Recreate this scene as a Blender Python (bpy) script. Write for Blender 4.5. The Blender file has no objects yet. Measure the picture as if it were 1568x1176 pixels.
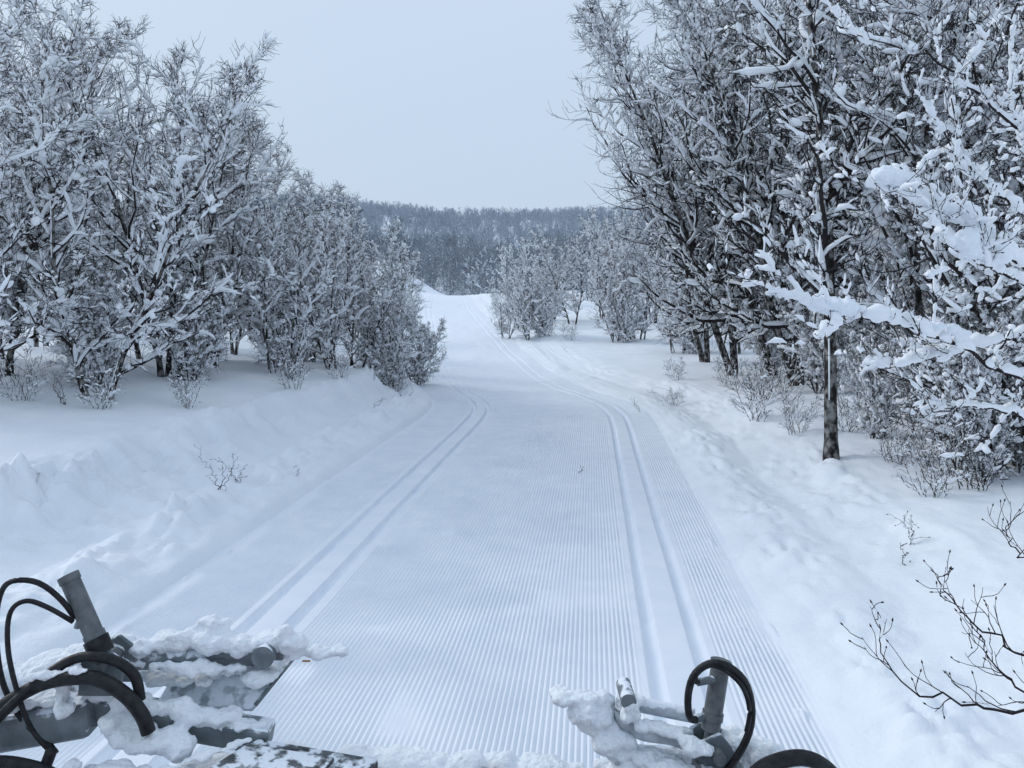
import bpy, bmesh, math, numpy as np
from mathutils import Vector
scene = bpy.context.scene
COL = scene.collection
UP = np.array([0,0,1.0])

# ------------------------------------------------------------------ materials
def new_mat(name):
    m = bpy.data.materials.new(name); m.use_nodes = True
    nt = m.node_tree; b = nt.nodes['Principled BSDF']
    return m, nt, b
def noise_mat(name, c1, c2, scale=5, rough=0.8, bump=0.0, bscale=40, metallic=0.0, lo=0.35, hi=0.65, stretch=None, bdist=0.02, detail=4, frost=None):
    m, nt, b = new_mat(name)
    tc = nt.nodes.new('ShaderNodeTexCoord')
    src = tc.outputs['Object']
    if stretch:
        mp = nt.nodes.new('ShaderNodeMapping'); mp.inputs['Scale'].default_value = stretch
        nt.links.new(src, mp.inputs['Vector']); src = mp.outputs['Vector']
    n = nt.nodes.new('ShaderNodeTexNoise'); n.inputs['Scale'].default_value = scale; n.inputs['Detail'].default_value = detail
    nt.links.new(src, n.inputs['Vector'])
    r = nt.nodes.new('ShaderNodeValToRGB')
    r.color_ramp.elements[0].position = lo; r.color_ramp.elements[1].position = hi
    r.color_ramp.elements[0].color = (*c1, 1); r.color_ramp.elements[1].color = (*c2, 1)
    nt.links.new(n.outputs['Fac'], r.inputs['Fac']); colout = r.outputs['Color']
    if frost is not None:
        g = nt.nodes.new('ShaderNodeNewGeometry'); sp = nt.nodes.new('ShaderNodeSeparateXYZ'); nt.links.new(g.outputs['Normal'], sp.inputs[0])
        n3 = nt.nodes.new('ShaderNodeTexNoise'); n3.inputs['Scale'].default_value = 18; n3.inputs['Detail'].default_value = 6
        nt.links.new(src, n3.inputs['Vector'])
        mu = nt.nodes.new('ShaderNodeMath'); mu.operation='MULTIPLY_ADD'; mu.inputs[1].default_value=0.28
        nt.links.new(sp.outputs[2], mu.inputs[0]); nt.links.new(n3.outputs['Fac'], mu.inputs[2])
        mr = nt.nodes.new('ShaderNodeMapRange'); mr.inputs['From Min'].default_value=frost; mr.inputs['From Max'].default_value=frost+0.10
        nt.links.new(mu.outputs[0], mr.inputs['Value'])
        mx = nt.nodes.new('ShaderNodeMixRGB'); mx.inputs[2].default_value=(0.80,0.85,0.91,1)
        nt.links.new(mr.outputs[0], mx.inputs[0]); nt.links.new(colout, mx.inputs[1]); colout = mx.outputs[0]
    nt.links.new(colout, b.inputs['Base Color'])
    b.inputs['Roughness'].default_value = rough; b.inputs['Metallic'].default_value = metallic
    if bump > 0:
        n2 = nt.nodes.new('ShaderNodeTexNoise'); n2.inputs['Scale'].default_value = bscale; n2.inputs['Detail'].default_value = 4
        nt.links.new(src, n2.inputs['Vector'])
        bp = nt.nodes.new('ShaderNodeBump'); bp.inputs['Strength'].default_value = bump; bp.inputs['Distance'].default_value = bdist
        nt.links.new(n2.outputs['Fac'], bp.inputs['Height']); nt.links.new(bp.outputs['Normal'], b.inputs['Normal'])
    b.inputs['Specular IOR Level'].default_value = 0.25
    return m
def diff_mat(name, c1, c2, scale):
    m = bpy.data.materials.new(name); m.use_nodes=True; nt=m.node_tree
    for n in list(nt.nodes): nt.nodes.remove(n)
    o=nt.nodes.new('ShaderNodeOutputMaterial'); d=nt.nodes.new('ShaderNodeBsdfDiffuse'); nt.links.new(d.outputs[0],o.inputs[0])
    tc=nt.nodes.new('ShaderNodeTexCoord'); n=nt.nodes.new('ShaderNodeTexNoise'); n.inputs['Scale'].default_value=scale; n.inputs['Detail'].default_value=1
    nt.links.new(tc.outputs['Object'],n.inputs['Vector'])
    mx=nt.nodes.new('ShaderNodeMixRGB'); mx.inputs[1].default_value=(*c1,1); mx.inputs[2].default_value=(*c2,1)
    nt.links.new(n.outputs['Fac'],mx.inputs[0]); nt.links.new(mx.outputs[0],d.inputs[0])
    return m
M_snow = noise_mat('snow', (0.83,0.875,0.93), (0.88,0.915,0.96), 1.5, 0.75, 0.5, 22, bdist=0.018, detail=2)
M_trail = noise_mat('packed_snow', (0.81,0.86,0.93), (0.86,0.90,0.955), 3, 0.7, 0.4, 60, bdist=0.006, detail=2)
M_tsnow = diff_mat('branch_snow', (0.88,0.90,0.935), (0.91,0.93,0.955), 4)
M_psnow = noise_mat('pillow_snow', (0.84,0.88,0.93), (0.88,0.91,0.95), 4, 0.8, 0.5, 40, bdist=0.012)
M_bark = diff_mat('birch_bark', (0.016,0.014,0.015), (0.070,0.063,0.064), 6)
M_trunk = noise_mat('birch_trunk_bark', (0.022,0.019,0.019), (0.28,0.27,0.26), 11, 0.9, 0.8, 30, lo=0.44, hi=0.60, stretch=(1,1,0.7))
M_twig = diff_mat('twig_bark', (0.02,0.016,0.018), (0.05,0.042,0.044), 9)
M_mid = diff_mat('mid_forest_bark_haze', (0.11,0.12,0.14), (0.18,0.195,0.22), 0.3)  # bark colour lightened to stand in for haze at middle distance
M_nearhill = diff_mat('hill_forest_bark_haze', (0.25,0.275,0.32), (0.32,0.35,0.40), 0.03)  # hillside trees: blue-grey haze mixed into the bark colour
M_far = diff_mat('far_forest_bark_haze', (0.37,0.415,0.48), (0.44,0.49,0.56), 0.03)  # farthest trees: palest haze tint painted into the colour, no mist volume
M_midsnow = diff_mat('mid_branch_snow_haze', (0.72,0.78,0.85), (0.80,0.84,0.90), 0.5)  # snow greyed a little, haze put into its colour
M_farsnow = diff_mat('far_branch_snow_haze', (0.60,0.66,0.74), (0.70,0.76,0.83), 0.05)  # distant snow greyed further, painted haze like the bark beside it
M_rubber = noise_mat('black_rubber', (0.010,0.010,0.012), (0.028,0.028,0.031), 30, 0.45, 0.2, 80)
M_steel = noise_mat('grey_painted_steel', (0.11,0.135,0.15), (0.24,0.27,0.29), 9, 0.5, 0.3, 60, bdist=0.005, frost=0.66)
M_dark = noise_mat('cylinder_paint', (0.10,0.112,0.12), (0.17,0.185,0.195), 25, 0.4, 0.15, 60, bdist=0.004)
M_frost = noise_mat('frosted_panel', (0.045,0.05,0.055), (0.13,0.14,0.155), 20, 0.7, 0.6, 60, bdist=0.01, frost=0.70)
M_plate = noise_mat('frosted_steel_plate', (0.30,0.34,0.37), (0.62,0.67,0.72), 12, 0.7, 0.6, 60, bdist=0.01, frost=0.62)
M_msnow = noise_mat('machine_snow', (0.82,0.865,0.915), (0.89,0.92,0.955), 6, 0.75, 0.8, 45)
M_orange = noise_mat('orange_rust', (0.30,0.13,0.04), (0.42,0.22,0.09), 30, 0.7)
M_red = noise_mat('red_paint', (0.30,0.02,0.02), (0.4,0.04,0.03), 10, 0.4)

# ------------------------------------------------------------------ mesh helpers
def mesh_from(name, V, Q, mi=None, mats=(), smooth=True):
    me = bpy.data.meshes.new(name)
    V = np.asarray(V, np.float32); Q = np.asarray(Q, np.int32)
    me.vertices.add(len(V)); me.vertices.foreach_set('co', V.ravel())
    me.loops.add(Q.size); me.loops.foreach_set('vertex_index', Q.ravel())
    me.polygons.add(len(Q))
    me.polygons.foreach_set('loop_start', np.arange(len(Q), dtype=np.int32)*Q.shape[1])
    if smooth: me.polygons.foreach_set('use_smooth', np.ones(len(Q), bool))
    if mi is not None: me.polygons.foreach_set('material_index', np.asarray(mi, np.int32))
    for m in mats: me.materials.append(m)
    me.update(calc_edges=True); me.validate()
    return me
def add_obj(name, me, parent=None, loc=(0,0,0), rotz=0.0, sc=1.0):
    o = bpy.data.objects.new(name, me); COL.objects.link(o)
    o.location = loc; o.rotation_euler = (0,0,rotz)
    o.scale = (sc,sc,sc) if not hasattr(sc,'__len__') else sc
    if parent: o.parent = parent
    return o
def nrm(a): return a/np.maximum(np.linalg.norm(a, axis=-1, keepdims=True), 1e-9)
def tubes(P, R, sides):
    N,K,_ = P.shape
    T = np.empty_like(P); T[:,1:-1] = P[:,2:]-P[:,:-2]; T[:,0]=P[:,1]-P[:,0]; T[:,-1]=P[:,-1]-P[:,-2]
    T = nrm(T); mt = nrm(T.mean(1))
    ref = np.where(np.abs(mt[:,2:3])>0.75, np.array([[1.0,0.1,0]]), np.array([[0,0,1.0]]))[:,None,:]
    A = nrm(np.cross(T, ref)); B = np.cross(A, T)
    th = np.arange(sides)*2*math.pi/sides
    V = P[:,:,None,:] + R[:,:,None,None]*(A[:,:,None,:]*np.cos(th)[None,None,:,None] + B[:,:,None,:]*np.sin(th)[None,None,:,None])
    n = np.arange(N)[:,None,None]*K*sides; k = np.arange(K-1)[None,:,None]*sides; s = np.arange(sides)[None,None,:]; s2=(s+1)%sides
    Q = np.stack([n+k+s, n+k+s2, n+k+sides+s2, n+k+sides+s], -1).reshape(-1,4)
    return V.reshape(-1,3), Q
class Acc:
    def __init__(s): s.V=[]; s.Q=[]; s.M=[]; s.n=0
    def add(s, VQ, mi):
        V,Q = VQ; s.V.append(V); s.Q.append(Q+s.n); s.M.append(np.full(len(Q),mi)); s.n += len(V)
    def get(s): return np.concatenate(s.V), np.concatenate(s.Q), np.concatenate(s.M)

# ------------------------------------------------------------------ branching plants
def grow(S,D,L,K,w,u,rng):
    N=len(S); P=np.empty((N,K,3)); P[:,0]=S; d=nrm(D); st=(L/(K-1))[:,None]
    for k in range(1,K):
        d = nrm(d + rng.normal(0,w,(N,3)) + UP*u)
        P[:,k]=P[:,k-1]+d*st
    return P
def kids(P,R,L,n,t0,t1,a0,a1,rng):
    N,K,_=P.shape
    t = (np.arange(n)[None,:]+rng.random((N,n)))/n*(t1-t0)+t0
    pi = np.repeat(np.arange(N),n); t=t.ravel()
    f=t*(K-1); i=np.minimum(f.astype(int),K-2); fr=(f-i)[:,None]
    A=P[pi,i]; B=P[pi,i+1]; pos=A+(B-A)*fr; T=nrm(B-A)
    r=R[pi,i]*(1-fr[:,0])+R[pi,i+1]*fr[:,0]
    perp=rng.normal(0,1,(N*n,3)); perp=nrm(perp-(perp*T).sum(1,keepdims=True)*T)
    a=rng.uniform(a0,a1,N*n)[:,None]
    return pos, np.cos(a)*T+np.sin(a)*perp, r, t, L[pi]
WIND = nrm(np.array([-0.5,-0.75,0.0]))
def resamp(A,m):
    N,K=A.shape[:2]; f=np.linspace(0,K-1,m); i=np.minimum(f.astype(int),K-2); fr=(f-i)
    fr=fr.reshape((1,m)+(1,)*(A.ndim-2))
    return A[:,i]*(1-fr)+A[:,i+1]*fr
HREF=[0.0]
def hfac(z):
    return np.clip(1.15-0.38*z/HREF[0],0.6,1.12) if HREF[0]>0 else np.ones_like(z)
def snow_on(acc, P, R, base, rng, sides=5, present=0.85, mi=1, vert=0.25, sub=0, gap=0.28, tip=0.85):
    keep = rng.random(len(P))<present*np.clip(hfac(P[:,0,2])+0.15,0,1)
    P=P[keep]; R=R[keep]
    if len(P)==0: return
    if sub: P=resamp(P,sub); R=resamp(R,sub)
    N,K,_=P.shape
    T=np.empty_like(P); T[:,:-1]=P[:,1:]-P[:,:-1]; T[:,-1]=T[:,-2]; T=nrm(T)
    h=np.sqrt(np.clip(1-T[:,:,2]**2,0,1))
    nz=rng.random((N,K)); nz=np.where(nz<gap,0.0,0.35+nz*1.0)
    tt=np.linspace(0,1,K)[None,:]
    end=rng.uniform(tip*0.6,tip*1.15,(N,1))
    nz=nz*np.clip((end-tt)*6+0.2,0,1)
    s=base*(vert+(1-vert)*h**1.3)*nz*rng.uniform(0.6,1.3,(N,1))*hfac(P[:,:,2])
    s[:,0]*=0.8; s[:,-1]=0.0
    off=nrm(UP[None,None]*(h[:,:,None]+0.05)+WIND[None,None]*(1-h[:,:,None])*0.9)
    C=P+off*(R*0.8+s*0.6)[:,:,None]
    C=C-off*(R*1.6)[:,:,None]*(s[:,:,None]<1e-4)
    acc.add(tubes(C,s,sides),mi)
def make_tree(name, seed, H=7, stems=1, spread=0.25, lean=(0,0), r0=0.07, nL=(24,9,6), crown0=0.15, Lmax=0.36, snow=1.25,
              K=(14,8,6,3), sides=(8,5,3,3), rmin=0.0045, mats=None, upr=0.06, present=0.88, ang=(0.5,1.0), clumps=True, raw=False, rsc=1.0, trop=0.05, far=False):
    rng=np.random.default_rng(seed); acc=Acc(); HREF[0]=0.0 if far else H
    S=rng.normal(0,0.10 if stems>1 else 0,(stems,3)); S[:,2]=-0.25
    D=np.tile(np.array([lean[0],lean[1],1.0]),(stems,1))
    if stems>1:
        a=np.arange(stems)*2*math.pi/stems+rng.uniform(0,1,stems)
        D[:,0]+=np.cos(a)*spread*rng.uniform(0.5,1.2,stems); D[:,1]+=np.sin(a)*spread*rng.uniform(0.5,1.2,stems)
    L=H*rng.uniform(0.75,1.0,stems) if stems>1 else np.array([H*1.0])
    L[0]=H
    P0=grow(S,D,L,K[0],upr,trop,rng)
    tt=np.linspace(0,1,K[0])[None,:]
    R0=np.maximum(r0*(L/H)[:,None]*(1-tt)**0.85*(1+0.35*np.exp(-tt*25))*rng.uniform(0.9,1.1,(stems,K[0])),rmin*1.3)
    acc.add(tubes(P0,R0,sides[0]),2)
    if not far: snow_on(acc,P0,R0,0.034*snow,rng,5,1.0,vert=0.30,gap=0.48,sub=K[0]*2)
    pos,d,r,t,pl=kids(P0,R0,L,nL[0],crown0,0.98,ang[0],ang[1],rng)
    env=np.interp(t,[0,0.15,0.4,0.7,0.9,1],[0.55,0.8,1.0,0.72,0.40,0.2])
    L1=Lmax*pl*env*rng.uniform(0.45,1.2,len(t))
    P1=grow(pos,d,L1,K[1],0.20,0.08,rng)
    t1=np.linspace(0,1,K[1])[None,:]
    r1=np.maximum(np.minimum(r*0.65,0.010+0.015*L1)*rsc,rmin*1.3)
    R1=np.maximum(r1[:,None]*(1-t1*0.75),rmin)
    acc.add(tubes(P1,R1,sides[1]),0)
    if far: snow_on(acc,P1,R1,0.05*snow,rng,3,present,gap=0.2)
    else: snow_on(acc,P1,R1,0.050*snow,rng,5,present,sub=K[1]+3,tip=1.0,gap=0.28)
    pos,d,r,t,pl=kids(P1,R1,L1,nL[1],0.10,0.98,0.5,1.15,rng)
    L2=pl*0.42*(1.1-0.6*t)*rng.uniform(0.5,1.35,len(t))+0.08
    P2=grow(pos,d,L2,K[2],0.26,0.07,rng)
    t2=np.linspace(0,1,K[2])[None,:]
    R2=np.maximum(np.maximum(r*0.6,rmin)[:,None]*(1-t2*0.7),rmin*0.85)
    acc.add(tubes(P2,R2,sides[2]),0); snow_on(acc,P2,R2,0.037*snow,rng,3 if far else 4,present*0.85,gap=0.30)
    if clumps:
        m=rng.random(len(pos))<0.42*hfac(pos[:,2])
        Pc=grow(pos[m]+UP*0.015,d[m],rng.uniform(0.07,0.20,m.sum()),4,0.05,-0.02,rng)
        Rc=np.array([0.4,1.0,0.95,0.3])[None]*(rng.uniform(0.026,0.068,m.sum())*snow)[:,None]
        acc.add(tubes(Pc+UP*0.02,Rc,5),1)
    if nL[2]>0:
        pos,d,r,t,pl=kids(P2,R2,L2,nL[2],0.1,1.0,0.45,1.1,rng)
        L3=pl*0.5*(1.1-0.5*t)*rng.uniform(0.6,1.3,len(t))+0.10
        P3=grow(pos,d,L3,K[3],0.24,0.08,rng)
        t3=np.linspace(0,1,K[3])[None,:]
        R3=np.maximum(np.full((len(t),1),rmin)*(1-t3*0.45),rmin*0.4)
        acc.add(tubes(P3,R3,sides[3]),0)
        m=rng.random(len(t))<present*0.46*hfac(pos[:,2])
        if m.sum():
            a=rng.uniform(0.0,0.25,(m.sum(),1)); bb=a+rng.uniform(0.25,0.5,(m.sum(),1))
            p0=P3[m,0];p1=P3[m,-1]; Pc=np.stack([p0+(p1-p0)*a,p0+(p1-p0)*(a+bb)/2,p0+(p1-p0)*bb],1)+UP*0.012*snow
            Rc=np.array([0.25,1.0,0.25])[None]*(rng.uniform(0.010,0.027,m.sum())*snow)[:,None]
            acc.add(tubes(Pc,Rc,4),1)
    HREF[0]=0.0
    V,Q,M=acc.get()
    if raw: return V,Q,M
    return mesh_from(name,V,Q,M,mats or (M_bark,M_tsnow,M_trunk))

# ------------------------------------------------------------------ terrain
def h2(ix,iy,seed):
    n=(ix*374761393+iy*668265263+seed*144269504)&0x7fffffff
    n=((n^(n>>13))*1274126177)&0x7fffffff
    return ((n^(n>>16))&0xffff)/65535.0
def vn(x,y,sc,seed=0):
    x=np.asarray(x,float)/sc+1000; y=np.asarray(y,float)/sc+1000
    ix=np.floor(x).astype(np.int64); iy=np.floor(y).astype(np.int64)
    fx=x-ix; fy=y-iy; fx=fx*fx*(3-2*fx); fy=fy*fy*(3-2*fy)
    a=h2(ix,iy,seed); b=h2(ix+1,iy,seed); c=h2(ix,iy+1,seed); d=h2(ix+1,iy+1,seed)
    return (a+(b-a)*fx)*(1-fy)+(c+(d-c)*fx)*fy-0.5
_yy=np.arange(-400,1200,0.5)
_cx=np.interp(_yy,[-400,0,18,20,22,26,35,45,60,80,100,140,1200],[-42,-0.957,0.90,0.80,0.35,-0.6,-1.9,-3.1,-4.9,-6.6,-10,-25,-100])
_k=np.exp(-0.5*(np.arange(-6,7)/2.5)**2); _k/=_k.sum()
_cx=np.convolve(np.pad(_cx,6,mode='edge'),_k,'valid')
_cz=np.interp(_yy,[-400,0,18,23,28,35,45,60,80,90,130,200,300,400,450,600,1200],[-2,0,0,-0.14,0.0,0.42,1.05,2.1,3.38,3.3,0,9,28,46,48,44,30])
_k2=np.exp(-0.5*(np.arange(-8,9)/3.5)**2); _k2/=_k2.sum()
_cz=np.convolve(np.pad(_cz,8,mode='edge'),_k2,'valid')
def cx(y): return np.interp(y,_yy,_cx)
def cz(y): return np.interp(y,_yy,_cz)
def sm(a,b,x):
    t=np.clip((x-a)/(b-a),0,1); return t*t*(3-2*t)
LEFT=2.78
def height(x,y):
    x=np.asarray(x,float); y=np.asarray(y,float)
    t=x-cx(y); z=np.array(cz(y))
    k=np.interp(y,[11,20,28],[1,0.76,0.8]); tl=np.where(t<-LEFT,(t+LEFT)/k-LEFT,t)
    wob=vn(x,y,1.7,3)*0.28+vn(x,y,0.5,4)*0.18
    left=np.interp(tl+wob*sm(2.85,3.3,-tl),[-400,-60,-30,-12,-7,-5.7,-5.15,-4.95,-4.72,-4.5,-4.2,-3.95,-3.75,-3.50,-3.2,-2.95,-2.86,-2.78],
                                          [12,5,1.9,1.15,0.92,0.80,0.74,0.66,0.40,0.26,0.15,0.11,0.18,0.28,0.17,0.13,0.10,0])
    kr=np.interp(y,[18,30],[1,0.45])
    right=np.interp(t+wob*sm(2.4,3.2,t),[2.3,2.45,2.7,2.9,3.3,3.7,4.1,4.6,6,8,15,40,100,400],[0,0.06,0.12,0.13,0.10,0.22,0.40,0.49,0.60,0.78,1.3,2.4,5,12])*kr
    z=z+np.where(t<0,left,right)
    off=np.where(t<0,sm(2.80,3.4,-t),sm(2.35,3.2,t))
    z=z+off*(vn(x,y,3.1,5)*0.16+vn(x,y,1.1,6)*0.07*(np.abs(y)<80))
    band=1.1*np.exp(-((tl+3.35)/0.45)**2)+1.2*np.exp(-((tl+4.85)/0.38)**2)+0.35*np.exp(-((tl+4.2)/0.3)**2)+0.6*np.exp(-((t-2.75)/0.35)**2)+0.6*np.exp(-((t-3.9)/0.5)**2)
    band=band*(0.4+1.5*np.clip(vn(x,y,0.9,11)+0.4,0,1))
    l1=np.abs(vn(x,y,0.17,7))*2; l2=vn(x,y,0.075,8); l3=vn(x,y,0.32,9)
    z=z+band*off**0.25*np.where(t<0,t<-LEFT,t>2.3)*(0.12*l1+0.060*l2+0.12*l3)
    z=z+off*(vn(x,y,0.22,12)*0.016+vn(x,y,0.09,14)*0.007)
    z=z+5.5*np.exp(-((x+17)/7)**2-((y-106)/13)**2)
    z=z+sm(90,350,y)*(vn(x,y,90,21)*6+vn(x,y,35,22)*3)
    z=z+sm(150,350,y)*(-sm(30,160,np.abs(t+10))*3)
    return z
PER=0.036
def trail_detail(x,y):
    t=x-cx(y); at=np.abs(t)
    fade=1-0.6*sm(19.5,22,y)
    cor=np.sin(2*math.pi*t/PER)
    da=np.abs(at-1.56)
    e=at+vn(t,y,0.5,31)*0.25-np.where(t<0,LEFT-2.36,0)
    mask=sm(0.27,0.31,da)*(1-sm(2.20,2.33,e))
    amp=0.0080*(1+vn(x,y,0.6,32)*0.9)*(1-0.9*sm(0.28,0.5,vn(x,y,0.35,33)))
    z=cor*mask*amp*(1-0.8*sm(20,23,y))*(1-sm(26,34,y))
    g=1-sm(0.035,0.058,np.abs(da-0.165+vn(y,at*0,1.5,39)*0.008))
    z-=g*0.060*fade*(1+vn(x,y,0.4,40)*0.3)
    z+=(1-sm(0.0,0.35,da))*0.004
    z+=vn(x,y,1.3,34)*0.014+vn(t,y*0.2,0.25,35)*0.004
    z+=sm(20,22,y)*(1-sm(60,80,y))*(vn(x,y*0.5,0.8,37)*0.07+vn(x,y,0.3,38)*0.03)
    cr=np.clip(vn(x,y,0.11,36)-0.34,0,1)*0.20*sm(1.95,2.3,e)
    return z+cr
dc=PER/4; nr_=int(round(2.355/dc)); nl_=int(round(LEFT/dc)); dense=np.arange(-nl_,nr_+1)*dc
def grade(a,b,s,g,mx):
    o=[a]
    while o[-1]<b: o.append(o[-1]+s); s=min(s*g,mx)
    return np.array(o[1:])
far_=grade(6.03,420,0.04,1.07,12)
sideR=np.concatenate([grade(dense[-1],6.0,0.033,1.0,0.033),far_]); sideL=np.concatenate([grade(-dense[0],6.0,0.033,1.0,0.033),far_])
cols=np.concatenate([-sideL[::-1],dense,sideR])
rows=[-120,-60,-30,-15,-8,-4,-1,0.5]
y=1.4
while y<620:
    rows.append(y); y+=min(0.032+0.0006*y*y,0.03+0.015*y)
rows=np.array(rows)
Y,Tt=np.meshgrid(rows,cols,indexing='ij')
X=cx(Y)+Tt
Z=height(X,Y)
inn=(Tt>=dense[0]-1e-6)&(Tt<=dense[-1]+1e-6)
Z=Z+np.where(inn,trail_detail(X,Y),0)
V=np.stack([X,Y,Z],-1); nr,nc=X.shape
def grid_part(c0,c1):
    sub=V[:,c0:c1+1].reshape(-1,3); w=c1-c0+1
    i=np.arange(nr-1)[:,None]*w; j=np.arange(w-1)[None,:]
    Q=np.stack([i+j,i+j+1,i+w+j+1,i+w+j],-1).reshape(-1,4)
    return sub,Q
c0=len(sideL); c1=len(sideL)+len(dense)-1
s1,q1=grid_part(c0,c1)
add_obj('groomed_ski_trail',mesh_from('groomed_ski_trail',s1,q1,mats=(M_trail,)))
sa,qa=grid_part(0,c0); sb,qb=grid_part(c1,nc-1)
add_obj('snow_ground',mesh_from('snow_ground',np.concatenate([sa,sb]),np.concatenate([qa,qb+len(sa)]),mats=(M_snow,)))
def gz(x,y): return float(height(np.array([x]),np.array([y]))[0])

# ------------------------------------------------------------------ tree prototypes
T={}
T['a']=make_tree('birch_a',1,7.5,3,0.18,(0.0,0),0.058,(22,9,5),crown0=0.10,ang=(0.4,0.9))
T['b']=make_tree('birch_b',2,7.0,2,0.28,(0.05,0),0.064,(26,9,6),Lmax=0.32,crown0=0.10)
T['c']=make_tree('birch_c',3,6.0,4,0.26,(0,0),0.045,(18,8,5),crown0=0.06,Lmax=0.31,ang=(0.4,0.95))
T['d']=make_tree('birch_d',4,10.5,1,0,(-0.34,0.0),0.13,(48,14,6),crown0=0.16,Lmax=0.36,K=(16,10,6,3))
T['e']=make_tree('birch_e',5,10.5,2,0.16,(-0.12,0),0.10,(38,12,6),crown0=0.10,Lmax=0.33,K=(16,9,6,3))
T['f']=make_tree('birch_f',6,9.5,1,0,(0.0,0.0),0.095,(36,11,6),crown0=0.24,Lmax=0.27,K=(18,9,6,3),sides=(14,6,4,3),upr=0.03)
T['s']=make_tree('shrub_s',7,1.7,7,0.55,(0,0),0.012,(8,5,0),crown0=0.2,Lmax=0.33,snow=0.5,present=0.4,rmin=0.0040,clumps=False)
T['u']=make_tree('shrub_u',8,3.2,6,0.45,(0,0),0.025,(16,7,3),crown0=0.05,Lmax=0.36,snow=1.1)
def plant(key,x,y,rot=0,sc=1.0,name='birch_tree'):
    return add_obj(name,T[key],loc=(x,y,gz(x,y)-0.02),rotz=math.radians(rot),sc=sc)
for k,x,y,r,s in [('b',-6.7,12.7,20,0.92),('a',-9.7,15,80,1.05),('a',-7.0,15.6,200,1.05),('b',-6.9,18,140,0.95),('c',-5.2,17.2,30,0.72),
    ('c',-4.7,19.8,100,0.80),('c',-4.3,22,250,0.84),('c',-4.1,24.5,170,0.80),('c',-4.6,28,10,0.78),('u',-3.5,22.5,60,0.85),('u',-3.0,24.5,200,0.75),
    ('a',-11.5,17.5,10,1.1),('b',-9.0,19.5,60,1.0),('a',-8.2,23,120,0.92),('c',-6.5,22,60,0.95),('c',-6.6,26,310,0.9),('a',-10.5,26,200,0.95),
    ('b',-13.5,22,300,1.1),('a',-15,27,33,1.05),('c',-8.8,30,90,0.95),('c',-6.8,33,190,0.8),('b',-12,33,270,0.9),
    ('c',-9.2,13.0,222,0.78),('b',-8.3,11.2,330,0.82),('c',-14.5,16.0,120,1.0),('c',-10,40,45,0.9),
    ('u',-7.6,14.0,0,0.75),('u',-8.8,16.6,90,0.9),('u',-5.7,18.9,180,0.9),('u',-6.3,15.2,210,0.7),('u',-10.8,14.5,20,0.8),('u',-5.6,21.5,320,0.85),('u',-9.9,17.6,320,0.9),('u',-7.9,20.2,110,0.9)]:
    plant(k,x,y,r,s)
for k,x,y,r,s in [('f',4.32,10.45,0,1.0),('d',7.3,21.5,0,1.05),('e',6.9,18.6,15,1.0),('e',8.6,24,200,1.0),('d',9.0,19,-25,1.05),('a',7.6,14.5,50,1.2),
    ('e',6.5,22.5,5,1.12),('e',6.9,27.5,30,0.95),
    ('e',9.5,15.5,90,1.0),('b',6.4,10.6,10,1.1),('a',7.7,11.8,210,1.15),('b',5.9,8.6,120,1.0),('e',12,19,130,1.0),('a',10.5,22,270,1.3),
    ('c',6.0,10.0,160,0.7),('c',7.0,9.4,260,0.9),('b',8.8,30,80,1.0),('c',6.7,31.5,10,0.85),('a',11,34,130,1.05),('c',4.7,35.5,60,0.9),('c',5.9,36,160,0.95),
    ('b',3.4,45,200,0.85),('a',5.5,47,100,1.0),('a',8,43,20,1.05),('b',7.4,52,180,1.0),('c',11.5,46,180,1.1),('a',15,44,40,1.1),('c',0.75,38.5,100,0.74),('c',-0.35,39.5,20,0.62),('u',1.6,39,20,1.0),('c',2.3,47,20,0.8),('c',0.6,44,220,0.7),
    ('b',3,58,0,0.85),('c',0,62,0,0.95),('c',9.6,37.5,10,1.0),('u',6.0,9.2,40,0.85),('u',8.2,13.0,140,1.1),('c',7.6,19.3,240,0.75),('c',9.3,27,40,0.9),
    ('u',6.6,12.6,250,0.8),('u',6.5,16.2,150,0.8),('u',8.6,17.3,10,1.0),('u',7.6,22.8,100,0.9),('u',5.4,11.4,300,0.55),('u',10.2,19.6,10,1.1),('u',5.2,35,10,0.8),('u',7.3,31,10,0.9),('u',5.3,8.7,10,0.6)]:
    plant(k,x,y,r,s)
for x,y,r,s in [(4.45,14.0,0,0.8),(5.2,9.2,40,0.85),(5.0,8.4,90,0.7),(5.9,9.0,140,0.9),(4.7,22,30,0.5),(5.6,20,60,0.6),(5.2,16,200,0.6),(-5.2,12.4,10,0.5),(-4.35,15.3,100,0.6),(4.0,19,200,0.35),(-6.3,11.9,45,0.6),(5.9,17.0,45,0.8),(2.8,37,45,0.7),(4.9,9.9,70,0.5),(5.3,12.2,10,0.6),
    (-4.7,16.6,10,0.7),(-4.0,18.0,60,0.6),(-7.6,12.0,90,0.6),(-3.3,21.5,90,0.7),(4.6,12.5,80,0.55),(4.4,8.1,10,0.5)]:
    plant('s',x,y,r,s,'bare_shrub')

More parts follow.
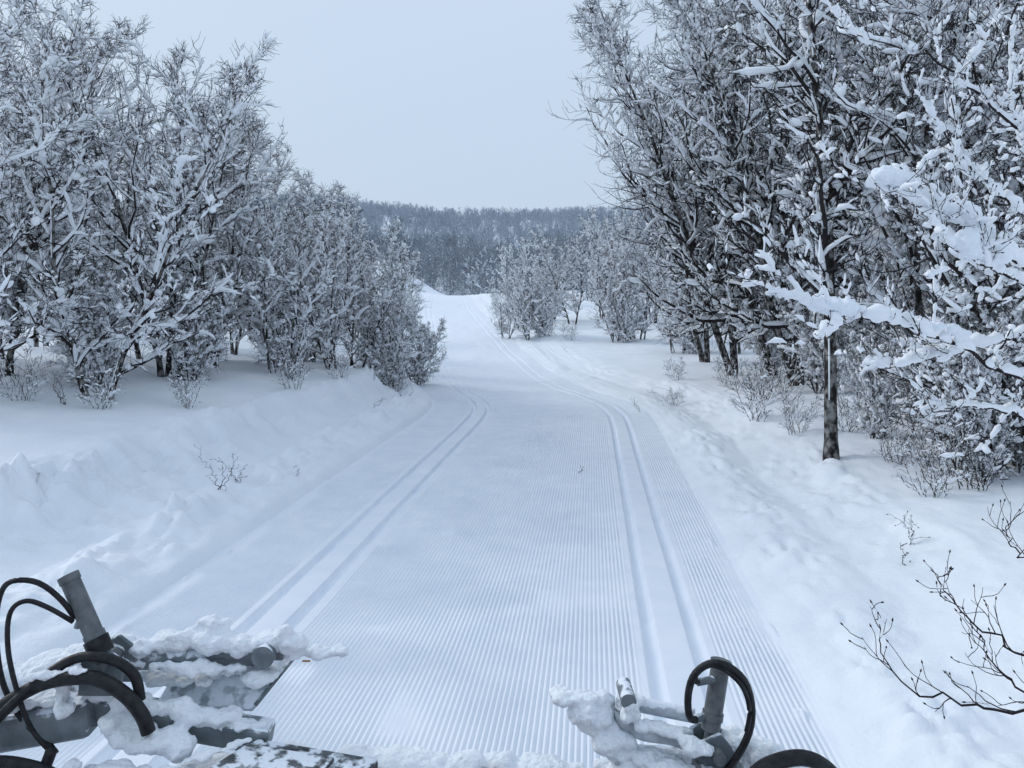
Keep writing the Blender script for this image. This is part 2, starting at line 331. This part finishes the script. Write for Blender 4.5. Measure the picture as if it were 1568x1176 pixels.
# forests (merged masses)
def forest(name, protos, pts, mats, rs):
    rng=np.random.default_rng(rs); VV=[];QQ=[];MM=[];n=0
    zs=height(pts[:,0],pts[:,1])
    for i,(p,z) in enumerate(zip(pts,zs)):
        V,Q,M=protos[rng.integers(len(protos))]
        a=rng.uniform(0,6.28); s=rng.uniform(0.5,1.25); c,si=math.cos(a)*s,math.sin(a)*s
        W=np.stack([V[:,0]*c-V[:,1]*si+p[0],V[:,0]*si+V[:,1]*c+p[1],V[:,2]*s+z],1)
        VV.append(W);QQ.append(Q+n);MM.append(M);n+=len(V)
    return add_obj(name,mesh_from(name,np.concatenate(VV),np.concatenate(QQ),np.concatenate(MM),mats))
rng=np.random.default_rng(77)
pm=[make_tree('x',20+i,6,2,0.25,(0,0),0.05,(12,6,0),K=(6,4,3,3),sides=(4,3,3,3),rmin=0.014,raw=True,clumps=False,snow=1.8,far=True,crown0=0.05,present=0.7) for i in range(4)]
pf=[make_tree('x',40+i,6.0,1,0.25,(0,0),0.08,(14,4,0),K=(4,3,2,3),sides=(3,3,3,3),rmin=0.042,raw=True,clumps=False,snow=2.8,Lmax=0.50,far=True,crown0=0.03,present=0.45,upr=0.2) for i in range(6)]
q=[]
while len(q)<600:
    yy=rng.uniform(60,180); xx=rng.uniform(-0.62*yy,0.45*yy)
    if abs(xx-cx(yy))<5 + (4 if yy<95 else 0): continue
    if ((xx+17)/8)**2+((yy-100)/16)**2<1: continue
    if vn(xx,yy,16,51)<-0.2: continue
    q.append((xx,yy))
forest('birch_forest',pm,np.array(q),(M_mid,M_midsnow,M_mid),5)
def scatter(n,y0,y1,th,sd):
    q=[]
    while len(q)<n:
        yy=rng.uniform(y0,y1); xx=rng.uniform(-0.40*yy,0.32*yy)
        if vn(xx,yy,26,sd)+0.5*vn(xx,yy,11,sd+1)<th: continue
        q.append((xx,yy))
    return np.array(q)
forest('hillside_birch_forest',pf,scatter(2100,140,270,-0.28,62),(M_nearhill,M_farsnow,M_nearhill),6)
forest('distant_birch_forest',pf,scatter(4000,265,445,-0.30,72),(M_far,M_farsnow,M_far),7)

# ------------------------------------------------------------------ close custom plants
def catmull(pts,n):
    p=np.array(pts,float); p=np.vstack([2*p[0]-p[1],p,2*p[-1]-p[-2]]); out=[]
    segs=len(p)-3
    for u in np.linspace(0,segs-1e-6,n):
        i=int(u);f=u-i;a,b,c,d=p[i:i+4]
        out.append(0.5*((2*b)+(c-a)*f+(2*a-5*b+4*c-d)*f*f+(3*b-a-3*c+d)*f**3))
    return np.array(out)
def custom(name, limbs, seed, r=0.014, n2=12, n3=4, l2=0.35, snow=1.0, present=0.9, rmin=0.003, upk=0.1, trunk=None):
    rng=np.random.default_rng(seed); acc=Acc()
    if trunk is not None:
        P=catmull(trunk,14)[None]; R=(np.linspace(0.09,0.04,14)*rng.uniform(0.93,1.07,14))[None]
        acc.add(tubes(P,R,12),2); snow_on(acc,P,R,0.03,rng,6,1.0)
    K=22
    P1=np.stack([catmull(l,K) for l in limbs]); P1[:,1:]+=rng.normal(0,0.012,(len(limbs),K-1,3))
    L1=np.linalg.norm(np.diff(P1,axis=1),axis=2).sum(1)
    R1=np.maximum(r*(1-np.linspace(0,0.82,K))[None]*np.ones((len(limbs),1)),rmin)
    acc.add(tubes(P1,R1,6),0); snow_on(acc,P1,R1,0.042*snow,rng,8,1.0 if snow>0.5 else present,sub=60,gap=0.15,tip=1.0)
    pos,d,rr,t,pl=kids(P1,R1,L1,n2,0.2,0.99,0.5,1.15,rng)
    L2=l2*rng.uniform(0.3,1.2,len(t))
    P2=grow(pos,d,L2,8,0.22,upk,rng); R2=np.maximum(rr*0.6,rmin)[:,None]*(1-np.linspace(0,0.6,8))[None]
    acc.add(tubes(P2,R2,5),0); snow_on(acc,P2,R2,0.025*snow,rng,7,present*0.9,sub=20,gap=0.3,tip=0.85)
    pos,d,rr,t,pl=kids(P2,R2,L2,n3,0.15,0.98,0.5,1.1,rng)
    L3=pl*0.45*rng.uniform(0.5,1.2,len(t))+0.03
    P3=grow(pos,d,L3,6,0.2,upk,rng); R3=np.full((len(t),1),rmin)*(1-np.linspace(0,0.3,6))[None]*0.8
    acc.add(tubes(P3,R3,4),0); snow_on(acc,P3,R3,0.016*snow,rng,6,present*0.7,sub=10,gap=0.35,tip=0.75)
    Pb=np.stack([P3[:,-1],P3[:,-1]+nrm(P3[:,-1]-P3[:,-2])*0.008,P3[:,-1]+nrm(P3[:,-1]-P3[:,-2])*0.02],1)
    acc.add(tubes(Pb,np.tile(np.array([[0.002,0.0048,0.0006]]),(len(Pb),1)),5),0)
    V,Q,M=acc.get()
    return add_obj(name,mesh_from(name,V,Q,M,(M_twig,M_tsnow,M_trunk)))
bt=custom('birch_tree',[
    [(4.9,6.3,1.5),(3.6,5.6,2.0),(2.75,5.2,2.33),(2.3,5.05,2.40),(1.95,5,2.48),(1.62,5,2.62)],
    [(4.9,6.3,2.3),(3.5,5.4,2.8),(2.95,5.2,3.08),(2.4,5.1,3.28)],
    [(4.9,6.3,2.0),(3.7,5.5,2.6),(3.2,5.2,2.75),(2.85,5.1,2.9)],
    [(4.9,6.3,2.6),(4.2,6.1,3.4),(3.9,6.0,4.0),(3.8,5.9,4.5)],
    [(4.9,6.3,1.3),(4.0,5.9,1.6),(3.4,5.6,1.75),(3.0,5.6,1.7)],
    [(4.9,6.3,2.1),(3.9,5.8,2.25),(3.2,5.6,2.15),(2.7,5.5,2.05)],
    [(4.9,6.3,2.8),(3.9,5.9,3.2),(3.4,5.7,3.5),(3.0,5.6,3.9)],
    [(4.9,6.3,3.2),(3.9,6.0,3.9),(3.2,5.8,4.3),(2.5,5.7,4.5)],
    [(4.9,6.3,3.0),(4.4,6.1,3.6),(4.1,6.0,4.3),(4.1,5.9,4.9)]],91,r=0.017,n2=14,n3=6,l2=0.5,snow=1.2,trunk=[(5.0,6.4,0.2),(4.9,6.3,2),(4.95,6.3,4),(5.1,6.4,6)])
custom('bare_shrub',[
    [(3.0,3.9,0.35),(2.38,3.6,0.60),(2.12,3.6,0.635),(1.87,3.6,0.70),(1.73,3.6,0.86),(1.71,3.6,1.02)],
    [(3.1,4.1,0.4),(2.65,4,0.68),(2.42,4,0.83),(2.25,4,1.0),(2.17,4,1.12)],
    [(3.3,4.4,0.5),(2.98,4.4,0.95),(2.86,4.4,1.12),(2.78,4.4,1.28)],
    [(3.0,3.9,0.35),(2.5,3.7,0.62),(2.30,3.7,0.78),(2.22,3.7,0.95)]],92,r=0.008,n2=9,n3=2,l2=0.22,snow=0.3,present=0.15,upk=0.13,rmin=0.0026)
def little(x,y,h,seed,n=2,dx=0.0):
    z=gz(x,y); rg=np.random.default_rng(seed)
    custom('bare_twig',[[(x,y,z-0.05),(x+rg.normal(0,.2)*h+dx*0.4,y,z+h*0.45),(x+rg.normal(0,.4)*h+dx,y+rg.normal(0,.1),z+h)] for i in range(n)],seed,r=0.005,n2=4,n3=1,l2=h*0.4,snow=0.2,present=0.2,rmin=0.002)
little(-3.5,9.2,0.36,101,3,0.05); little(-3.35,9.6,0.2,102,2,-0.15); little(-3.0,10.6,0.15,103,1,0.1)
little(3.6,6.95,0.28,104,2,-0.1); little(3.35,6.6,0.12,105,1); little(3.0,18,0.3,106,2,-0.3); little(3.9,19.5,0.3,107,2,-0.3)
little(-2.6,18.4,0.35,108,3,0.1); little(-3.0,17,0.25,109,2,0.1); little(0.99,11.4,0.05,110,1,0.06)
little(-6.9,12.0,0.5,111,4,-0.3); little(5.0,8.2,0.5,112,4,-0.3); little(4.6,8.4,0.45,113,4,0.2)

# ------------------------------------------------------------------ snow groomer front
G=bpy.data.objects.new('snow_groomer',None); COL.objects.link(G)
def hose(name,pts,r,mat=M_rubber,n=40,sides=12,cap=True):
    P=catmull(pts,n)[None]; R=np.full((1,n),r)
    if cap: R[0,0]=R[0,-1]=r*0.02; P[0,0]=P[0,1]; P[0,-1]=P[0,-2]; P[0,0]-=1e-4; P[0,-1]+=1e-4
    V,Q=tubes(P,R,sides); return add_obj(name,mesh_from(name,V,Q,mats=(mat,)),G)
def rod(name,a,b,prof,mat,sides=24):
    a=np.array(a,float);b=np.array(b,float)
    P=np.array([a+(b-a)*t for t,_ in prof])[None]; R=np.array([r for _,r in prof])[None]
    V,Q=tubes(P+np.arange(len(prof))[None,:,None]*(b-a)*1e-5,R,sides); o=add_obj(name,mesh_from(name,V,Q,mats=(mat,)),G)
    m=o.modifiers.new('e','EDGE_SPLIT'); m.split_angle=math.radians(40); return o
def slab(name,corners,th,mat,bev=0.008):
    bm=bmesh.new(); vs=[bm.verts.new(c) for c in corners]; f=bm.faces.new(vs)
    f.normal_update(); n=f.normal.copy()
    r=bmesh.ops.extrude_face_region(bm,geom=[f])
    for e in r['geom']:
        if isinstance(e,bmesh.types.BMVert): e.co-=n*th
    bmesh.ops.recalc_face_normals(bm,faces=bm.faces)
    me=bpy.data.meshes.new(name); bm.to_mesh(me); bm.free(); me.materials.append(mat)
    o=add_obj(name,me,G); b=o.modifiers.new('b','BEVEL'); b.width=bev; b.segments=3; return o
def beam(name,a,b,w,h,mat,bev=0.01):
    a=Vector(a);b=Vector(b);d=(b-a).normalized(); s=d.cross(Vector((0,0,1))).normalized(); u=s.cross(d)
    bm=bmesh.new(); vs=[]
    for p in (a,b):
        for i,j in ((-1,-1),(1,-1),(1,1),(-1,1)): vs.append(bm.verts.new(p+s*i*w/2+u*j*h/2))
    for q in ((0,1,2,3),(7,6,5,4),(0,4,5,1),(1,5,6,2),(2,6,7,3),(3,7,4,0)): bm.faces.new([vs[k] for k in q])
    bmesh.ops.recalc_face_normals(bm,faces=bm.faces)
    me=bpy.data.meshes.new(name); bm.to_mesh(me); bm.free(); me.materials.append(mat)
    o=add_obj(name,me,G); m=o.modifiers.new('b','BEVEL'); m.width=bev; m.segments=3; return o
tex=bpy.data.textures.new('lump','CLOUDS'); tex.noise_scale=0.05; tex.noise_depth=4
def snowlump(name,paths,seed,voxel=0.008,parent=G,disp=0.035,mat=None,dens=5):
    rg=np.random.default_rng(seed); bm=bmesh.new()
    from mathutils import Matrix
    for pts,r,fl in paths:
        P=catmull(pts,max(4,int(len(pts)*dens)))
        for p in P:
            rr=r*rg.uniform(0.45,1.2); q=p+rg.normal(0,r*0.35,3)*np.array([1,1,0.3])
            bmesh.ops.create_icosphere(bm,subdivisions=2,radius=1,matrix=Matrix.Translation(Vector(q))@Matrix.Diagonal((rr*rg.uniform(.8,1.4),rr*rg.uniform(.8,1.3),rr*fl,1)))
    me=bpy.data.meshes.new(name); bm.to_mesh(me); bm.free(); me.materials.append(mat or M_msnow)
    o=add_obj(name,me,parent)
    m=o.modifiers.new('r','REMESH'); m.mode='VOXEL'; m.voxel_size=voxel; m.use_smooth_shade=True
    m=o.modifiers.new('s','SMOOTH'); m.iterations=4
    m=o.modifiers.new('d','DISPLACE'); m.texture=tex; m.strength=disp; m.mid_level=0.5; m.texture_coords='LOCAL'
    return o
rod('lift_cylinder_left',(-1.60,2.98,1.20),(-1.735,3.02,1.44),[(0,0.001),(0,0.040),(0.12,0.040),(0.12,0.036),(0.9,0.036),(0.9,0.040),(1,0.040),(1,0.001)],M_dark)
rod('cylinder_gland_left',(-1.575,2.97,1.155),(-1.605,2.98,1.21),[(0,0.001),(0,0.046),(1,0.046),(1,0.001)],M_rubber)
rod('cylinder_rod_left',(-1.53,2.96,1.06),(-1.58,2.97,1.17),[(0,0.02),(1,0.02)],M_steel)
slab('bracket_left_a',[(-1.66,2.95,1.0),(-1.50,2.95,1.0),(-1.48,2.95,1.13),(-1.56,2.95,1.19),(-1.65,2.95,1.13)],0.02,M_steel)
slab('bracket_left_b',[(-1.66,3.06,1.0),(-1.50,3.06,1.0),(-1.48,3.06,1.13),(-1.56,3.06,1.19),(-1.65,3.06,1.13)],0.02,M_steel)
rod('pivot_pin_left',(-1.56,2.90,1.12),(-1.56,3.10,1.12),[(0,0.001),(0,0.025),(1,0.025),(1,0.001)],M_dark)
hose('hose_1',[(-1.67,2.98,1.265),(-1.72,2.96,1.36),(-1.79,2.93,1.44),(-1.86,2.9,1.462),(-1.91,2.9,1.43),(-1.935,2.9,1.33),(-1.93,2.9,1.18),(-1.90,2.9,1.05),(-1.83,2.9,0.93),(-1.74,2.9,0.85),(-1.70,2.9,0.80)],0.0105)
hose('hose_2',[(-1.66,2.96,1.27),(-1.74,2.9,1.36),(-1.80,2.86,1.40),(-1.845,2.84,1.36),(-1.85,2.84,1.22),(-1.81,2.84,1.05),(-1.76,2.84,0.93),(-1.68,2.84,0.84)],0.009)
hose('hose_3',[(-2.15,2.7,0.80),(-1.98,2.8,0.94),(-1.86,2.84,1.03),(-1.72,2.86,1.10),(-1.55,2.86,1.115),(-1.44,2.86,1.06),(-1.37,2.86,0.98),(-1.34,2.86,0.90)],0.026)
hose('hose_4',[(-1.95,2.75,0.90),(-1.80,2.83,1.06),(-1.66,2.9,1.16),(-1.52,2.9,1.17),(-1.42,2.9,1.11),(-1.39,2.9,1.00)],0.019)
hose('hose_5',[(-1.86,2.8,1.02),(-1.91,2.78,0.92),(-1.88,2.78,0.80),(-1.79,2.78,0.76),(-1.70,2.78,0.80),(-1.66,2.8,0.90)],0.021)
hose('hose_6',[(-2.1,2.7,0.72),(-1.9,2.74,0.86),(-1.7,2.76,0.84),(-1.55,2.78,0.74),(-1.45,2.8,0.68)],0.024)
hose('hose_fitting_1',[(-1.68,2.98,1.24),(-1.665,2.98,1.275),(-1.63,2.98,1.25),(-1.60,2.98,1.24)],0.012,M_steel,12)
hose('handle_loop',[(-1.66,2.75,0.70),(-1.66,2.75,0.78),(-1.61,2.75,0.83),(-1.56,2.75,0.80),(-1.56,2.75,0.72)],0.011,M_plate,16)
beam('crossbeam',(-1.85,3.02,0.97),(-0.95,3.05,0.79),0.12,0.095,M_steel,0.02)
beam('beam_end',(-2.25,2.95,0.83),(-1.60,2.98,0.93),0.16,0.14,M_steel,0.03)
rod('side_arm_left',(-1.62,3.1,1.07),(-1.05,3.2,1.04),[(0,0.001),(0,0.04),(0.45,0.04),(0.45,0.048),(0.52,0.048),(0.52,0.036),(1,0.036),(1,0.001)],M_steel)
rod('arm_tube_left',(-1.22,3.16,1.08),(-0.94,3.18,1.065),[(0,0.001),(0,0.034),(0.7,0.034),(0.7,0.045),(0.85,0.045),(0.85,0.03),(1,0.03),(1,0.001)],M_steel)
rod('arm_knuckle_left',(-1.0,3.1,1.08),(-1.0,3.22,1.08),[(0,0.001),(0,0.045),(1,0.045),(1,0.001)],M_steel)
slab('blade_wing_left',[(-1.45,3.15,0.87),(-1.05,3.12,0.86),(-0.90,3.30,1.02),(-1.40,3.32,1.02)],0.02,M_plate)
hose('wing_edge_left',[(-1.06,3.12,0.85),(-0.98,3.2,0.94),(-0.90,3.30,1.03)],0.009,M_steel,10)
bl=[]
xs=np.linspace(-1.25,0.45,24)
prof=[(3.10,0.60),(3.02,0.54),(2.97,0.44),(2.95,0.32),(2.97,0.20),(3.04,0.09),(3.12,0.03)]
for (yy,zz) in prof:
    for x in xs: bl.append((x,yy,zz))
w=len(xs); Q=[]
for i in range(len(prof)-1):
    for j in range(w-1): Q.append((i*w+j,i*w+j+1,(i+1)*w+j+1,(i+1)*w+j))
o=add_obj('dozer_blade',mesh_from('dozer_blade',bl,Q,mats=(M_steel,)),G); m=o.modifiers.new('s','SOLIDIFY'); m.thickness=0.02
slab('cover_panel',[(-1.30,2.55,0.80),(-0.62,2.60,0.78),(-0.50,2.92,0.785),(-0.98,2.99,0.825)],0.07,M_frost,0.015)
slab('cover_step',[(-1.18,2.62,0.83),(-0.72,2.66,0.815),(-0.66,2.88,0.812),(-1.00,2.92,0.842)],0.02,M_frost,0.006)
beam('chassis_nose',(-0.45,0.6,0.62),(-0.45,2.35,0.62),1.3,0.5,M_red,0.08)
for sx in (-1.55,0.65):
    rod('track_wheel',(sx-0.3,1.6,0.42),(sx+0.3,1.6,0.42),[(0,0.01),(0,0.38),(1,0.38),(1,0.01)],M_rubber)
    beam('track_belt',(sx,-1.8,0.42),(sx,1.7,0.42),0.6,0.76,M_rubber,0.2)
beam('push_arm_left',(-1.05,2.2,0.4),(-1.05,3.0,0.35),0.12,0.12,M_steel)
beam('push_arm_right',(0.15,2.2,0.4),(0.15,3.0,0.35),0.12,0.12,M_steel)
slab('red_bracket',[(-2.2,2.7,0.70),(-1.95,2.7,0.70),(-1.93,2.7,0.745),(-2.2,2.7,0.75)],0.03,M_red)
rod('lift_cylinder_right',(0.765,2.98,0.86),(0.812,3.0,1.115),[(0,0.001),(0,0.036),(0.15,0.036),(0.15,0.041),(0.25,0.041),(0.25,0.036),(0.88,0.036),(0.88,0.041),(1,0.041),(1,0.001)],M_dark)
rod('cylinder_rod_right',(0.74,2.97,0.72),(0.766,2.98,0.87),[(0,0.02),(1,0.02)],M_steel)
rod('cylinder_port_right',(0.70,2.97,0.905),(0.77,2.98,0.915),[(0,0.001),(0,0.015),(1,0.015),(1,0.001)],M_steel)
rod('cylinder_port_top_right',(0.71,2.97,1.045),(0.79,2.98,1.055),[(0,0.001),(0,0.014),(1,0.014),(1,0.001)],M_steel)
hose('hose_7',[(0.715,2.96,0.905),(0.675,2.94,0.93),(0.668,2.93,1.02),(0.69,2.92,1.10),(0.745,2.91,1.145),(0.81,2.9,1.14),(0.875,2.9,1.08),(0.90,2.9,0.98),(0.885,2.9,0.88),(0.83,2.9,0.78),(0.76,2.9,0.70),(0.72,2.9,0.62)],0.014)
hose('hose_8',[(0.72,2.96,1.05),(0.70,2.95,1.06),(0.705,2.93,1.11),(0.74,2.92,1.135),(0.80,2.90,1.125),(0.86,2.88,1.07),(0.885,2.88,0.98),(0.87,2.88,0.89)],0.009)
hose('hose_9',[(0.78,2.7,0.70),(0.87,2.78,0.80),(0.97,2.82,0.83),(1.08,2.84,0.83),(1.17,2.84,0.78),(1.24,2.84,0.66)],0.028)
hose('hose_10',[(0.74,2.76,0.62),(0.84,2.76,0.76),(0.98,2.78,0.785),(1.10,2.8,0.73),(1.16,2.8,0.62)],0.02)
hose('frame_tube_right',[(0.455,3.05,0.96),(0.44,3.05,0.90),(0.455,3.05,0.85),(0.52,3.04,0.82),(0.62,3.03,0.81),(0.72,3.0,0.79)],0.036,M_plate,24,16)
rod('frame_tube_upper_right',(0.47,3.1,0.90),(0.72,3.05,0.875),[(0,0.001),(0,0.028),(1,0.028),(1,0.001)],M_plate)
rod('pivot_boss_right',(0.45,2.98,0.965),(0.45,3.12,0.965),[(0,0.001),(0,0.03),(1,0.03),(1,0.001)],M_steel)
slab('bracket_right_a',[(0.66,2.93,0.66),(0.86,2.93,0.66),(0.85,2.93,0.80),(0.79,2.93,0.87),(0.70,2.93,0.83)],0.02,M_steel)
slab('bracket_right_b',[(0.66,3.04,0.66),(0.86,3.04,0.66),(0.85,3.04,0.80),(0.79,3.04,0.87),(0.70,3.04,0.83)],0.02,M_steel)
rod('pivot_pin_right',(0.775,2.88,0.80),(0.775,3.08,0.80),[(0,0.001),(0,0.024),(1,0.024),(1,0.001)],M_dark)
beam('side_arm_right',(0.40,3.05,0.70),(1.1,3.0,0.68),0.1,0.1,M_plate,0.02)
for i,(x,z) in enumerate([(0.70,0.76),(0.82,0.72),(0.73,0.69)]):
    rod('bolt_%d'%i,(x,2.90,z),(x,2.935,z),[(0,0.001),(0,0.012),(1,0.012),(1,0.001)],M_dark,6)
rod('marker_left',(-0.86,3.17,1.035),(-0.83,3.18,1.03),[(0,0.001),(0,0.004),(1,0.004),(1,0.001)],M_orange,8)
rod('marker_right',(0.235,3.06,0.905),(0.262,3.05,0.90),[(0,0.001),(0,0.004),(1,0.004),(1,0.001)],M_orange,8)
snowlump('snow_on_left_arm',[([(-1.62,3.1,1.13),(-1.45,3.12,1.125),(-1.3,3.15,1.13),(-1.1,3.16,1.115),(-0.93,3.18,1.11)],0.05,0.75),
    ([(-1.27,3.2,1.19),(-1.22,3.2,1.17)],0.035,0.9),([(-0.93,3.15,1.16),(-0.90,3.15,1.12)],0.03,1.0),([(-1.6,3.06,1.09),(-1.35,3.08,1.05),(-1.1,3.12,1.03)],0.026,0.9),
    ([(-0.95,3.2,1.05),(-0.82,3.22,1.055),(-0.71,3.22,1.055)],0.03,0.7),([(-1.5,3.2,0.98),(-1.3,3.2,0.96),(-1.2,3.22,1.0),(-1.0,3.2,0.98)],0.055,0.5)],1,0.007,dens=7)
snowlump('snow_on_crossbeam',[([(-1.62,2.98,1.0),(-1.45,2.98,0.96),(-1.3,3.0,0.92),(-1.1,3.02,0.88)],0.042,0.65),
    ([(-1.52,2.93,0.93),(-1.42,2.92,0.88),(-1.34,2.90,0.86),(-1.25,2.9,0.85)],0.055,0.7),([(-1.12,3.02,0.86),(-0.98,3.03,0.85)],0.03,0.5),
    ([(-1.25,2.75,0.835),(-1.1,2.85,0.85),(-1.0,2.93,0.845)],0.022,0.4),([(-0.7,2.7,0.82),(-0.6,2.8,0.80)],0.018,0.4)],2,0.007,dens=7)
snowlump('snow_on_blade',[([(-1.3,3.08,0.62),(-1.1,3.08,0.64),(-0.9,3.08,0.66),(-0.6,3.08,0.68),(-0.3,3.08,0.665),(0.0,3.08,0.65),(0.3,3.08,0.65)],0.07,0.5),
    ([(-1.9,2.9,1.0),(-1.75,2.95,1.0)],0.045,0.5),([(-2.1,3.2,0.95),(-1.9,3.2,0.98),(-1.75,3.2,1.02),(-1.65,3.2,1.05)],0.08,0.7)],3,0.010,dens=8)
snowlump('snow_on_right_arm',[([(0.20,3.1,0.925),(0.30,3.1,0.92),(0.40,3.1,0.91)],0.036,0.6),([(0.33,3.08,0.88),(0.38,3.06,0.82),(0.42,3.04,0.74),(0.45,3.04,0.66)],0.05,0.8),
    ([(0.46,3.0,0.95),(0.47,3.0,0.90)],0.026,0.8),([(0.5,3.02,0.865),(0.6,3.0,0.85),(0.68,3.0,0.835)],0.028,0.65),([(0.66,2.93,0.84),(0.72,2.9,0.82)],0.03,0.7),
    ([(0.86,3.02,0.80),(0.95,3.0,0.79),(0.92,3.0,0.74)],0.05,0.7),([(0.5,3.0,0.74),(0.6,2.98,0.73),(0.68,2.95,0.72)],0.05,0.6),([(0.90,2.98,0.70),(1.0,2.97,0.70),(1.1,2.97,0.70)],0.05,0.6)],4,0.007,dens=7)
snowlump('snow_on_hoses',[([(-1.76,2.85,1.12),(-1.66,2.86,1.14),(-1.58,2.86,1.145)],0.02,0.6),([(-1.69,2.93,1.15),(-1.68,2.90,1.05),(-1.66,2.86,0.99)],0.024,0.9),([(-1.62,2.74,0.83),(-1.57,2.75,0.85)],0.025,0.7),([(-1.50,2.80,0.78),(-1.44,2.8,0.80),(-1.36,2.78,0.78)],0.05,0.7)],5,0.007)
snowlump('snow_pillow',[([(2.38,5.1,3.33),(2.50,5.1,3.34),(2.62,5.12,3.31)],0.065,0.85),([(2.0,5.0,2.50),(2.12,5.02,2.48),(2.26,5.05,2.46)],0.06,0.8),([(1.7,5,2.60),(1.8,5.0,2.55),(1.9,5.0,2.52)],0.03,0.8),
   ([(2.95,5.2,3.14),(3.1,5.22,3.08),(3.3,5.3,3.0)],0.075,0.9),([(2.95,5.12,2.92),(3.1,5.15,2.87),(3.25,5.2,2.82)],0.08,0.9),([(2.8,5.2,2.36),(2.95,5.25,2.34),(3.1,5.3,2.28)],0.045,0.8)],6,0.012,bt,0.06,M_psnow,dens=3)

# ------------------------------------------------------------------ world, sun, camera
w=bpy.data.worlds.new('World'); scene.world=w; w.use_nodes=True; nt=w.node_tree
for n in list(nt.nodes): nt.nodes.remove(n)
out=nt.nodes.new('ShaderNodeOutputWorld'); sky=nt.nodes.new('ShaderNodeTexSky'); sky.sky_type='NISHITA'; sky.sun_disc=False
EL=32
sky.sun_elevation=math.radians(EL); sky.sun_rotation=math.radians(-60); sky.dust_density=3
b1=nt.nodes.new('ShaderNodeBackground'); b1.inputs['Strength'].default_value=0.07; nt.links.new(sky.outputs[0],b1.inputs[0])
tc=nt.nodes.new('ShaderNodeTexCoord'); sp=nt.nodes.new('ShaderNodeSeparateXYZ'); nt.links.new(tc.outputs['Generated'],sp.inputs[0])
rp=nt.nodes.new('ShaderNodeValToRGB'); e=rp.color_ramp.elements
e[0].position=0.0; e[0].color=(0.56,0.685,0.85,1); e[1].position=0.45; e[1].color=(0.65,0.785,0.96,1)
nt.links.new(sp.outputs[2],rp.inputs[0])
b2=nt.nodes.new('ShaderNodeBackground'); b2.inputs['Strength'].default_value=1.0; nt.links.new(rp.outputs[0],b2.inputs[0])
mx=nt.nodes.new('ShaderNodeMixShader'); mx.inputs[0].default_value=0.90
nt.links.new(b1.outputs[0],mx.inputs[1]); nt.links.new(b2.outputs[0],mx.inputs[2]); nt.links.new(mx.outputs[0],out.inputs[0])
sl=bpy.data.lights.new('sun','SUN'); sl.energy=1.15; sl.angle=math.radians(20); sl.color=(1,0.97,0.94)
so=bpy.data.objects.new('sun',sl); COL.objects.link(so)
d=Vector((-math.sin(math.radians(60))*math.cos(math.radians(EL)), math.cos(math.radians(60))*math.cos(math.radians(EL)), math.sin(math.radians(EL))))
so.rotation_euler=d.to_track_quat('Z','Y').to_euler()
cam=bpy.data.cameras.new('camera'); co=bpy.data.objects.new('camera',cam); COL.objects.link(co)
co.location=(0,0,2.5); co.rotation_euler=(math.radians(90),0,0)
cam.lens=27.18; cam.sensor_width=36; cam.shift_y=-0.0784; cam.clip_start=0.05; cam.clip_end=3000
scene.camera=co
scene.view_settings.view_transform='Standard'; scene.view_settings.look='None'; scene.view_settings.exposure=0
